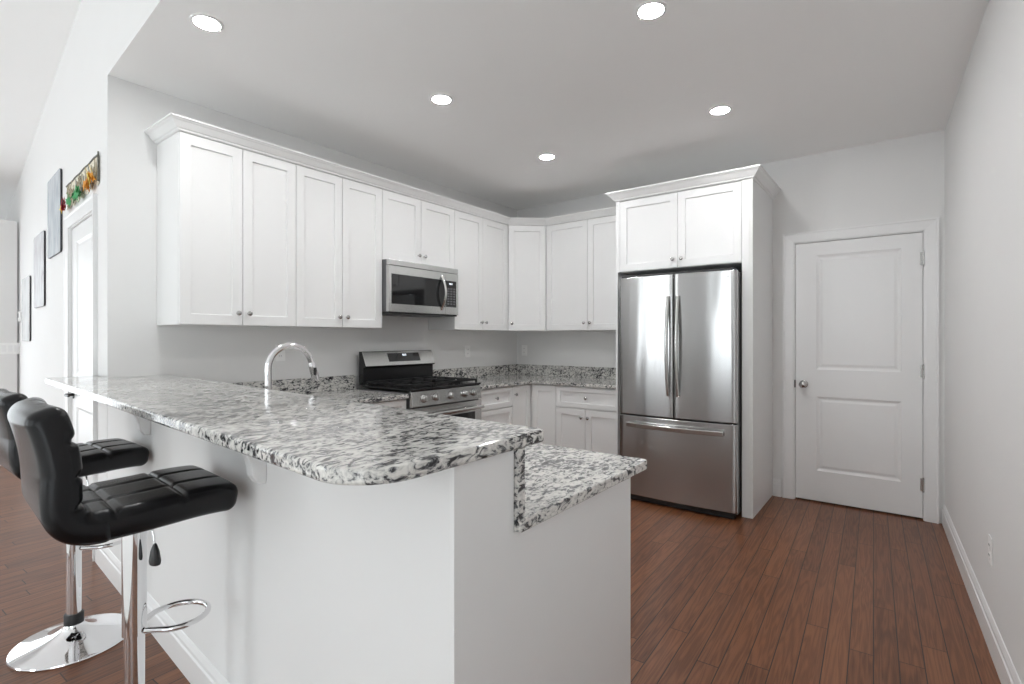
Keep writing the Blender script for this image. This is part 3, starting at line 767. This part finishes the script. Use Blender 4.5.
# cooktop
obj('cooktop', bbox(-0.001, RW + 0.001, 0.005, RD - 0.075, 0.906, 0.922), M['black_enamel'], r, bevel=0.005)
def grate(xa, xb):
    g = BM(); ya, yb = 0.035, RD - 0.105; zt = 0.952; s = 0.007
    for x in (xa + s, xb - s): box(g, x - s, x + s, ya, yb, zt - 0.014, zt)
    for y in (ya + s, yb - s, (ya + yb) / 2): box(g, xa, xb, y - s, y + s, zt - 0.014, zt)
    cx = (xa + xb) / 2
    for cy in (ya + (yb - ya) * 0.27, ya + (yb - ya) * 0.73):
        for k in range(4):
            a = PI / 4 + k * PI / 2
            m_ = T(cx, cy, 0) @ Matrix.Rotation(k * PI / 2, 4, 'Z')
            L_ = (xb - xa) / 2 - 0.004 if k % 2 == 0 else (yb - ya) * 0.235
            box(g, 0.022, L_, -0.005, 0.005, zt - 0.012, zt + 0.001, m_)
    for x in (xa + s, xb - s):
        for y in (ya + s, (ya + yb) / 2, yb - s): box(g, x - s, x + s, y - s, y + s, 0.9225, zt - 0.013)
    return g
gw = (RW - 0.02) / 3
for k in range(3): obj('grate', grate(0.010 + k * gw + 0.002, 0.010 + (k + 1) * gw - 0.002), M['iron'], r, bevel=0.0015)
for k, xx in enumerate((0.010 + gw / 2, RW - 0.010 - gw / 2)):
    for cy in (0.27, 0.73):
        y = 0.035 + (RD - 0.14) * cy
        obj('burner', lathe(BM(), [(0, 0), (0.045, 0), (0.045, 0.008), (0.034, 0.010), (0.034, 0.016), (0.030, 0.019), (0, 0.0195)], 24, T(xx, y, 0.9223)), M['iron'], r, smooth=True)
obj('burner', lathe(BM(), [(0, 0), (0.05, 0), (0.05, 0.008), (0.038, 0.010), (0.038, 0.016), (0.030, 0.019), (0, 0.0195)], 24, T(RW / 2, 0.035 + (RD - 0.14) * 0.5, 0.9223)), M['iron'], r, smooth=True)
# backguard
yb = RD - 0.026
prof = [(yb, 0.923), (yb, 1.183), (yb - 0.032, 1.183), (yb - 0.082, 1.072), (yb - 0.082, 1.060), (yb - 0.055, 1.052), (yb - 0.055, 0.923)]
bg = obj('backguard', extrude_profile(BM(), prof, lambda a, b_: Vector((0.004, a, b_)), lambda a, b_: Vector((RW - 0.004, a, b_))), M['black_enamel'], r, bevel=0.002)
def slope(z, off): return yb - 0.032 - (1.183 - z) / 0.111 * 0.050 - off
def slab(x0, x1, z0, z1, off, th):
    b2 = BM()
    vs_ = []
    for x in (x0, x1):
        for z in (z0, z1):
            for o_ in (off, off + th): vs_.append(b2.verts.new((x, slope(z, o_), z)))
    for f in ((0, 1, 3, 2), (4, 6, 7, 5), (0, 4, 5, 1), (2, 3, 7, 6), (0, 2, 6, 4), (1, 5, 7, 3)): b2.faces.new([vs_[i] for i in f])
    return b2
obj('fascia', slab(0.006, RW - 0.006, 1.068, 1.181, 0.0005, 0.006), M['steel_flat'], bg, bevel=0.0025)
dp = obj('display', slab(0.245, 0.585, 1.098, 1.166, 0.0068, 0.002), M['black_gloss'], bg)
db = BM()
for x in (0.400, 0.414, 0.430):
    vs_ = [db.verts.new((x + a, slope(1.150 + c, 0.0094), 1.150 + c)) for a, c in ((0, -0.008), (0.010, -0.008), (0.010, 0.008), (0, 0.008))]; db.faces.new(vs_)
obj('digits', db, M['led'], dp)
# oven door + drawer
od = obj('oven_door', bbox(0.003, RW - 0.003, -0.004, 0.0295, 0.215, 0.780), M['steel_flat'], r, bevel=0.004)
obj('window', bbox(0.085, RW - 0.085, -0.0065, -0.0035, 0.315, 0.692), M['black_gloss'], od, bevel=0.002)
hb = BM(); tube(hb, [(0.03, -0.048, 0.728), (RW / 2, -0.052, 0.728), (RW - 0.03, -0.048, 0.728)], 0.0135, 14)
for x in (0.06, RW - 0.06): tube(hb, [(x, -0.004, 0.728), (x, -0.046, 0.728)], 0.010, 10)
obj('handle', hb, M['steel_flat'], od, smooth=True)
obj('storage_drawer', bbox(0.003, RW - 0.003, -0.002, 0.0295, 0.06, 0.208), M['steel_flat'], r, bevel=0.004)

# ------------------------------------------------------------------ microwave
my0, my1 = 2.5125, 3.2665; MW = my1 - my0; mxf = -3.072; mz0, mz1 = 1.485, 1.886
r = empty('microwave', (mxf, my0, 0), PI / 2, 'stainless over-the-range microwave with a curved vertical handle', 'microwave')
MD = mxf - XA - 0.002
obj('body', bbox(0, MW, 0.032, MD, mz0 + 0.006, mz1), M['steel_dark'], r, bevel=0.002)
obj('vent_strip', bbox(0, MW, 0.0, 0.0315, 1.842, mz1), M['steel_flat'], r, bevel=0.004)
dx = 0.60
dr = obj('door', panelled(BM(), 0, dx, mz0 + 0.006, 1.8395, 0.0, 0.031, [(0.024, dx - 0.001, 1.550, 1.778)], [(0.001, 0.003)]), M['steel_flat'], r, bevel=0.002)
obj('window', bbox(0.026, dx - 0.004, 0.0012, 0.0028, 1.552, 1.776), M['black_gloss'], dr)
cp = obj('control_panel', panelled(BM(), dx + 0.002, MW, mz0 + 0.006, 1.8395, 0.0, 0.031, [(dx + 0.003, MW - 0.022, 1.553, 1.776)], [(0.001, 0.003)]), M['steel_flat'], r, bevel=0.002)
kp = obj('keypad', bbox(dx + 0.005, MW - 0.024, 0.0012, 0.0028, 1.555, 1.774), M['black_gloss'], cp)
db = BM()
for x in (0.0, 0.013, 0.028):
    box(db, dx + 0.045 + x, dx + 0.054 + x, 0.0006, 0.0011, 1.744, 1.758)
obj('digits', db, M['led'], kp)
bb = BM()
for i in range(3):
    for j in range(7): box(bb, dx + 0.022 + i * 0.036, dx + 0.046 + i * 0.036, 0.0007, 0.0011, 1.574 + j * 0.0215, 1.586 + j * 0.0215)
obj('buttons', bb, M['steel_dark'], kp)
pts = [(dx - 0.045, 0.004 - 0.050 * math.sin(PI * i / 14), 1.522 + 0.296 * i / 14) for i in range(15)]
hb = BM(); prev = None
for p in pts:
    p = Vector(p); ring = [hb.verts.new(p + Vector((a, b_, 0))) for a, b_ in ((-0.011, 0.003), (-0.013, -0.004), (-0.007, -0.009), (0.007, -0.009), (0.013, -0.004), (0.011, 0.003))]
    if prev:
        for k in range(6): hb.faces.new((prev[k], prev[(k + 1) % 6], ring[(k + 1) % 6], ring[k]))
    else: hb.faces.new(ring)
    prev = ring
hb.faces.new(prev[::-1])
obj('handle', hb, M['steel_flat'], dr, smooth=True)
bp = BM(); box(bp, 0.004, MW - 0.004, 0.01, MD - 0.03, mz0 - 0.008, mz0 + 0.0055)
up = obj('underside', bp, M['plastic_black'], r, bevel=0.003)
for x in (0.06, MW / 2 + 0.02):
    obj('grease_filter', bbox(x, x + MW / 2 - 0.09, 0.14, 0.33, mz0 - 0.0115, mz0 - 0.0083), M['steel_dark'], up)

# ------------------------------------------------------------------ faucet
r = empty('faucet', (-2.262, 1.172, CT + 0.0005), 0.0, 'tall chrome gooseneck faucet rising behind the bar top', 'faucet')
obj('base', lathe(BM(), [(0, 0), (0.027, 0), (0.027, 0.006), (0.021, 0.012), (0.019, 0.060), (0.0165, 0.066), (0, 0.066)], 26), M['chrome'], r, smooth=True)
dirv = Vector((0.06, 1.0, 0)).normalized()
R_ = 0.103; zc = 0.264
pts = [Vector((0, 0, 0.06)), Vector((0, 0, 0.16)), Vector((0, 0, 0.23))]
for k in range(25):
    a = PI - k / 24 * (PI * 0.93); pts.append(dirv * (R_ + R_ * math.cos(a)) + Vector((0, 0, zc + R_ * math.sin(a))))
e0 = pts[-1]; tdir = (pts[-1] - pts[-2]).normalized()
obj('spout', tube(BM(), pts, 0.0145, 18), M['chrome'], r, smooth=True)
hb = tube(BM(), [e0, e0 + tdir * 0.02, e0 + tdir * 0.075, e0 + tdir * 0.09], [0.0145, 0.0175, 0.0185, 0.017], 18)
hd_ = obj('spray_head', hb, M['chrome'], r, smooth=True)
bt = BM(); m_ = e0 + tdir * 0.045 + Vector((0.0178, -0.004, 0)); box(bt, -0.003, 0.003, -0.007, 0.007, -0.018, 0.018, T(*m_))
obj('button', bt, M['plastic_black'], hd_, bevel=0.002)
hb = tube(BM(), [(0.016, 0, 0.04), (0.045, 0, 0.045)], 0.011, 14); tube(hb, [(0.042, 0, 0.045), (0.055, -0.0, 0.075), (0.075, 0, 0.115)], [0.008, 0.007, 0.006], 12)
obj('handle', hb, M['chrome'], r, smooth=True)

# ------------------------------------------------------------------ bar stools
def cushion(hx, L_, th, rad, path, nx=34, ny=40, gx=(), gy=(), gd=0.012, sig=0.010, wtop=None):
    """padded slab: x across, v along path (list of (y,z)), thickness th; grooves on the + side; path maps v->(y,z) with normal"""
    P = [Vector((0, a, b_)) for a, b_ in path]
    seg = [0.0]
    for a, b_ in zip(P[:-1], P[1:]): seg.append(seg[-1] + (b_ - a).length)
    tot = seg[-1]
    def at(v):
        v = max(0, min(1, v)) * tot
        i = max(0, min(len(seg) - 2, next((k for k in range(len(seg) - 1) if seg[k + 1] >= v), len(seg) - 2)))
        t = (v - seg[i]) / (seg[i + 1] - seg[i])
        def tan(k):
            a, b_ = P[max(0, k - 1)], P[min(len(P) - 1, k + 1)]
            return (b_ - a).normalized()
        p = P[i].lerp(P[i + 1], t); tg = tan(i).lerp(tan(i + 1), t).normalized()
        return p, Vector((0, -tg.z, tg.y))      # left normal of travel
    bm = BM()
    half = (hx, tot / 2, th / 2)
    V = {}
    def vert(px, py, pz):
        key = (round(px, 5), round(py, 5), round(pz, 5))
        if key in V: return V[key]
        inn = Vector((max(-half[0] + rad, min(half[0] - rad, px)), max(-half[1] + rad, min(half[1] - rad, py)), max(-half[2] + rad, min(half[2] - rad, pz))))
        d = Vector((px, py, pz)) - inn
        q = inn + d.normalized() * rad if d.length > 1e-9 else Vector((px, py, pz))
        if q.z > 0:
            f = min(1, q.z / (half[2])) ; g = 0
            for x in gx: g = max(g, math.exp(-((q.x - x) / sig) ** 2))
            for y in gy: g = max(g, math.exp(-((q.y - y * half[1]) / sig) ** 2))
            q.z -= gd * g * f
            bulge = (1 - (q.x / hx) ** 4) * 0.006 * f
            q.z += bulge
        v = (q.y + half[1]) / tot
        wsc = 1.0
        if wtop: wsc = wtop(v)
        p, nn = at(v)
        V[key] = bm.verts.new(p + nn * q.z + Vector((q.x * wsc, 0, 0)))
        return V[key]
    def lin(h, n): return [-h + 2 * h * i / n for i in range(n + 1)]
    X, Y, Z = lin(half[0], nx), lin(half[1], ny), lin(half[2], 8)
    def grid(A, B, f):
        for i in range(len(A) - 1):
            for j in range(len(B) - 1):
                q = [f(A[i], B[j]), f(A[i + 1], B[j]), f(A[i + 1], B[j + 1]), f(A[i], B[j + 1])]
                if len(set(q)) == 4: bm.faces.new(q)
    for z in (-half[2], half[2]): grid(X, Y, lambda a, b_: vert(a, b_, z))
    for y in (-half[1], half[1]): grid(X, Z, lambda a, b_: vert(a, y, b_))
    for x in (-half[0], half[0]): grid(Y, Z, lambda a, b_: vert(x, a, b_))
    return bm
def smooth_path(pts, n=6):
    out = []
    for i in range(len(pts) - 1):
        p0, p1, p2, p3 = (Vector(pts[max(0, i - 1)]), Vector(pts[i]), Vector(pts[i + 1]), Vector(pts[min(len(pts) - 1, i + 2)]))
        for k in range(n):
            t = k / n
            out.append(tuple(0.5 * ((2 * p1) + (p2 - p0) * t + (2 * p0 - 5 * p1 + 4 * p2 - p3) * t * t + (3 * p1 - p0 - 3 * p2 + p3) * t ** 3)))
    out.append(tuple(pts[-1])); return out
def make_stool(loc, rz, label):
    r = empty('bar_stool', loc, rz, label, 'stool', 'black and chrome swivel bar stools at the peninsula')
    base = [(0, 0.001), (0.205, 0.001), (0.207, 0.004), (0.205, 0.009), (0.190, 0.013), (0.150, 0.020), (0.105, 0.031), (0.070, 0.045), (0.048, 0.060), (0.038, 0.072), (0.036, 0.080), (0, 0.080)]
    obj('base', lathe(BM(), base, 56), M['chrome'], r, smooth=True)
    obj('rubber_ring', lathe(BM(), [(0, 0.0805), (0.034, 0.0805), (0.034, 0.118), (0.031, 0.122), (0, 0.122)], 28), M['plastic_black'], r, smooth=True)
    obj('column', lathe(BM(), [(0, 0.1225), (0.0255, 0.1225), (0.0255, 0.425), (0, 0.425)], 28), M['chrome'], r, smooth=True)
    obj('sleeve', lathe(BM(), [(0, 0.4255), (0.0305, 0.4255), (0.0305, 0.752), (0, 0.752)], 28), M['chrome'], r, smooth=True)
    pts = [(-0.026, 0.020, 0.434)]
    for k in range(25):
        a = PI + 0.55 - k / 24 * (PI + 1.10)
        pts.append((0.082 * math.cos(a), 0.110 + 0.082 * math.sin(a), 0.434))
    pts.append((0.026, 0.020, 0.434))
    obj('footrest', tube(BM(), pts, 0.0085, 12), M['chrome'], r, smooth=True)
    pl = BM(); box(pl, -0.09, 0.09, -0.09, 0.09, 0.7525, 0.768); 
    obj('seat_plate', pl, M['plastic_black'], r, bevel=0.003)
    lv = obj('lever', tube(BM(), [(0.035, 0.02, 0.756), (0.052, 0.028, 0.748), (0.060, 0.033, 0.715), (0.062, 0.034, 0.690)], 0.0035, 8), M['chrome'], r, smooth=True)
    gp = BM(); lathe(gp, [(0, 0), (0.024, 0.003), (0.026, 0.012), (0.019, 0.040), (0.009, 0.058), (0.005, 0.062), (0, 0.063)], 16, T(0.063, 0.035, 0.632) @ Matrix.Diagonal((1, 0.55, 1, 1)))
    obj('lever_grip', gp, M['plastic_black'], lv, smooth=True)
    seat = [(0.220, 0.806), (0.18, 0.812), (0.11, 0.813), (0.03, 0.809), (-0.06, 0.806), (-0.15, 0.806)]
    obj('seat', cushion(0.192, 0, 0.080, 0.030, smooth_path(seat[::-1]), 48, 60, gx=(-0.068, 0.068), gy=(-0.62, 0.22), gd=0.009, sig=0.0065), M['leather'], r, smooth=True)
    back = [(-0.075, 0.802), (-0.125, 0.804), (-0.160, 0.818), (-0.182, 0.850), (-0.196, 0.91), (-0.206, 1.00), (-0.222, 1.075), (-0.236, 1.115)]
    b = cushion(0.194, 0, 0.078, 0.030, smooth_path(back[::-1]), 44, 70, gx=(-0.068, 0.068), gy=(-0.55, -0.12, 0.30), gd=0.012, sig=0.009,
                wtop=lambda v: 1.0 - 0.05 * max(0, (0.4 - v) / 0.4) ** 2)
    for v in b.verts:
        z = v.co.z
        if z > 0.85: v.co.y += 0.55 * v.co.x ** 2 * min(1, (z - 0.85) / 0.1)
    # the quilted side faces the bar
    bo = obj('backrest', b, M['leather'], r, smooth=True)
    return r
st = make_stool((-1.792, 0.530, 0), ROT_L, 'nearer black quilted bar stool on a chrome pole, its base cut off by the frame')
st2 = copy_thing(st, (-2.811, 0.615, 0), ROT_L + math.radians(4), 'farther black quilted bar stool with its whole chrome disc base in view')
for ch in st2.children:             # the farther stool is set a little lower
    if ch.name.split('.')[0] in ('sleeve', 'footrest', 'seat_plate', 'lever', 'seat', 'backrest'): ch.location.z -= 0.040

# ------------------------------------------------------------------ recessed lamps
LAMPS = [((-2.541, 1.031), 'recessed ceiling lamp above the left end of the wall cabinets'),
         ((-0.887, 2.177), 'recessed ceiling lamp highest in the picture, over the walkway'),
         ((-2.225, 2.219), 'recessed ceiling lamp in the middle of the kitchen ceiling, in front of the microwave'),
         ((-0.928, 3.395), 'recessed ceiling lamp in front of the refrigerator cabinet'),
         ((-2.260, 3.429), 'recessed ceiling lamp deepest in the corner, before the diagonal cabinet')]
lamp0 = None
for (x, y), lab in LAMPS:
    if lamp0 is None:
        lamp0 = empty('recessed_light', (x, y, CEIL), 0, lab, 'ceiling light', 'recessed ceiling lights')
        obj('trim_ring', lathe(BM(), [(0.054, -0.0005), (0.068, -0.0005), (0.068, -0.003), (0.062, -0.006), (0.054, -0.006)], 36, caps=False), M['trim'], lamp0, smooth=True)
        obj('lens', lathe(BM(), [(0, -0.001), (0.0538, -0.001), (0.0538, -0.005), (0, -0.005)], 36), M['lamp'], lamp0)
    else: copy_thing(lamp0, (x, y, CEIL), 0, lab)

# ------------------------------------------------------------------ outlets, switch, thermostat
def outlet(loc, rz, label):
    r = empty('wall_outlet', loc, rz, label, 'outlet', 'white wall outlets')
    obj('cover_plate', bbox(-0.036, 0.036, -0.005, -0.0005, -0.058, 0.058), M['plastic_white'], r, bevel=0.002)
    for z in (-0.021, 0.021):
        s_ = obj('socket', lathe(BM(), [(0, 0), (0.0165, 0), (0.0165, 0.0018), (0, 0.002)], 20, T(0, -0.005, z) @ TO_FRONT), M['plastic_white'], r)
        sb = BM()
        for x in (-0.0065, 0.0065): box(sb, x - 0.001, x + 0.001, -0.0078, -0.0068, z - 0.003, z + 0.006)
        obj('slots', sb, M['slot'], s_)
    return r
outlet((XA, 3.832, 1.157), PI / 2, 'white outlet on the wall between the range and the corner')
outlet((XA, 1.885, 1.185), PI / 2, 'white outlet on the wall framed by the faucet arch')
outlet((-3.372, YB, 1.153), 0, 'white outlet on the back wall just right of the corner')
yo = 2.93
outlet((xC(yo), yo, 0.40), -PI / 2 + 0.0386, 'white outlet low on the right wall above the baseboard')
r = empty('light_switch', (XP, 1.085, 1.185), PI / 2, 'white triple rocker light switch on the far left wall', 'light switch')
obj('cover_plate', bbox(-0.082, 0.082, -0.006, -0.0005, -0.058, 0.058), M['plastic_white'], r, bevel=0.002)
for x in (-0.046, 0, 0.046): obj('rocker', bbox(x - 0.016, x + 0.016, -0.010, -0.0062, -0.033, 0.033), M['trim'], r, bevel=0.002)
r = empty('thermostat', PL(-3.64, 0, 1.51), ROT_L, 'small white thermostat on the hall wall left of the pale picture', 'thermostat')
obj('housing', bbox(-0.055, 0.055, -0.026, -0.0005, -0.05, 0.05), M['plastic_white'], r, bevel=0.006)
obj('screen', bbox(-0.032, 0.032, -0.0275, -0.0262, -0.012, 0.030), M['steel_dark'], r)

# ------------------------------------------------------------------ pictures on the hall wall
def picture(s0, s1, z0, z1, mat, label, rad=0.03):
    r = empty('canvas_print', PL((s0 + s1) / 2, -0.001, z0), ROT_L, label, 'picture', 'frameless prints stepping up the hall wall')
    hw = (s1 - s0) / 2; h = z1 - z0
    shp = rounded_poly([(-hw, 0), (hw, 0), (hw, h), (-hw, h)], [rad] * 4, 6)
    bm = extrude_profile(BM(), shp, lambda a, b_: Vector((a, -0.012, b_)), lambda a, b_: Vector((a, 0, b_)))
    obj('edge', bm, M['edge_dark'], r)
    bm = extrude_profile(BM(), shp, lambda a, b_: Vector((a, -0.014, b_)), lambda a, b_: Vector((a, -0.0123, b_)))
    obj('print', bm, mat, r)
picture(-1.914, -1.360, 1.915, 2.518, M['pic_blue'], 'blue-grey frameless print, highest of three, beside the leaf banner')
picture(-2.665, -2.111, 1.555, 2.172, M['pic_pink'], 'pale grey frameless print, middle of the three on the hall wall')
picture(-3.455, -2.946, 1.263, 1.870, M['pic_pale'], 'almost white frameless print, lowest of the three on the hall wall')

# ------------------------------------------------------------------ autumn leaf banner above the hall door
r = empty('leaf_banner', PL(-0.70, -0.001, 2.165), ROT_L, 'twig banner with red, green and orange leaves above the hall door', 'banner')
b0_, b1_ = -0.45, 0.52; hB = 0.172
gz = BM(); n = 26
top = [hB + 0.0025 * math.sin(i * 0.9) for i in range(n + 1)]; bot = [0.012 + 0.010 * math.sin(i * 1.7) for i in range(n + 1)]
for sgn in (0.0,):
    A = [(gz.verts.new((b0_ + (b1_ - b0_) * i / n, -0.002, bot[i])), gz.verts.new((b0_ + (b1_ - b0_) * i / n, -0.002, top[i]))) for i in range(n + 1)]
    B = [(gz.verts.new((b0_ + (b1_ - b0_) * i / n, -0.006, bot[i])), gz.verts.new((b0_ + (b1_ - b0_) * i / n, -0.006, top[i]))) for i in range(n + 1)]
    for i in range(n):
        gz.faces.new((A[i][0], A[i + 1][0], A[i + 1][1], A[i][1])); gz.faces.new((B[i][0], B[i][1], B[i + 1][1], B[i + 1][0]))
        gz.faces.new((A[i][0], B[i][0], B[i + 1][0], A[i + 1][0])); gz.faces.new((A[i][1], A[i + 1][1], B[i + 1][1], B[i][1]))
    gz.faces.new((A[0][0], A[0][1], B[0][1], B[0][0])); gz.faces.new((A[n][0], B[n][0], B[n][1], A[n][1]))
obj('gauze', gz, M['gauze'], r)
tw = BM(); td = BM()
for k in range(90):
    x = random.uniform(b0_ + 0.05, b1_ - 0.05); z = random.uniform(0.03, hB - 0.03); a = random.choice((0.9, -0.9, 1.3, -1.3, 0.3)) + random.uniform(-0.3, 0.3); l = random.uniform(0.02, 0.05)
    p = Vector((x, -0.008 - random.random() * 0.006, z)); d_ = Vector((math.cos(a), 0, math.sin(a))) * l
    e_ = [q for q in (p - d_, p + d_)]
    for q in e_: q.z = max(0.01, min(hB, q.z))
    tube(tw if k % 6 else td, e_, 0.0022, 5)
tube(td, [(b0_ + (b1_ - b0_) * i / n, -0.008, top[i] + 0.002) for i in range(n + 1)], 0.005, 6)
tube(td, [(b1_, -0.008, top[n] + 0.02), (b1_, -0.008, 0.02)], 0.005, 6)
obj('twigs', tw, M['twig'], r); obj('dark_twigs', td, M['twig_dark'], r)
def leaves(name, cx, cz, wx, wz, mat, cnt):
    lb = BM()
    for k in range(cnt):
        a = random.uniform(0, 2 * PI); s_ = random.uniform(0.030, 0.045)
        m_ = T(cx + random.uniform(-wx, wx), -0.032 - random.uniform(0, 0.012), cz + random.uniform(-wz, wz)) @ Matrix.Rotation(a, 4, 'Y') @ Matrix.Rotation(random.uniform(-0.5, 0.5), 4, 'X')
        out = []
        for i in range(10):
            rr = s_ * (1.0 if i % 2 == 0 else 0.55); t = 2 * PI * i / 10; out.append((rr * math.cos(t) * 0.8, rr * math.sin(t)))
        A = [lb.verts.new(m_ @ Vector((x, 0, z))) for x, z in out]; B = [lb.verts.new(m_ @ Vector((x, -0.0015, z))) for x, z in out]
        lb.faces.new(A); lb.faces.new(B[::-1])
        for i in range(10): lb.faces.new((A[i], B[i], B[(i + 1) % 10], A[(i + 1) % 10]))
    return obj(name, lb, mat, r)
leaves('red_leaves', -0.35, 0.030, 0.05, 0.028, M['leaf_red'], 9)
leaves('yellow_leaves', -0.415, 0.010, 0.025, 0.010, M['leaf_yellow'], 3)
leaves('green_leaves', 0.0, 0.022, 0.17, 0.020, M['leaf_green'], 16)
leaves('orange_leaves', 0.41, 0.040, 0.10, 0.028, M['leaf_orange'], 12)
leaves('gold_leaves', 0.44, 0.055, 0.06, 0.03, M['leaf_yellow'], 4)
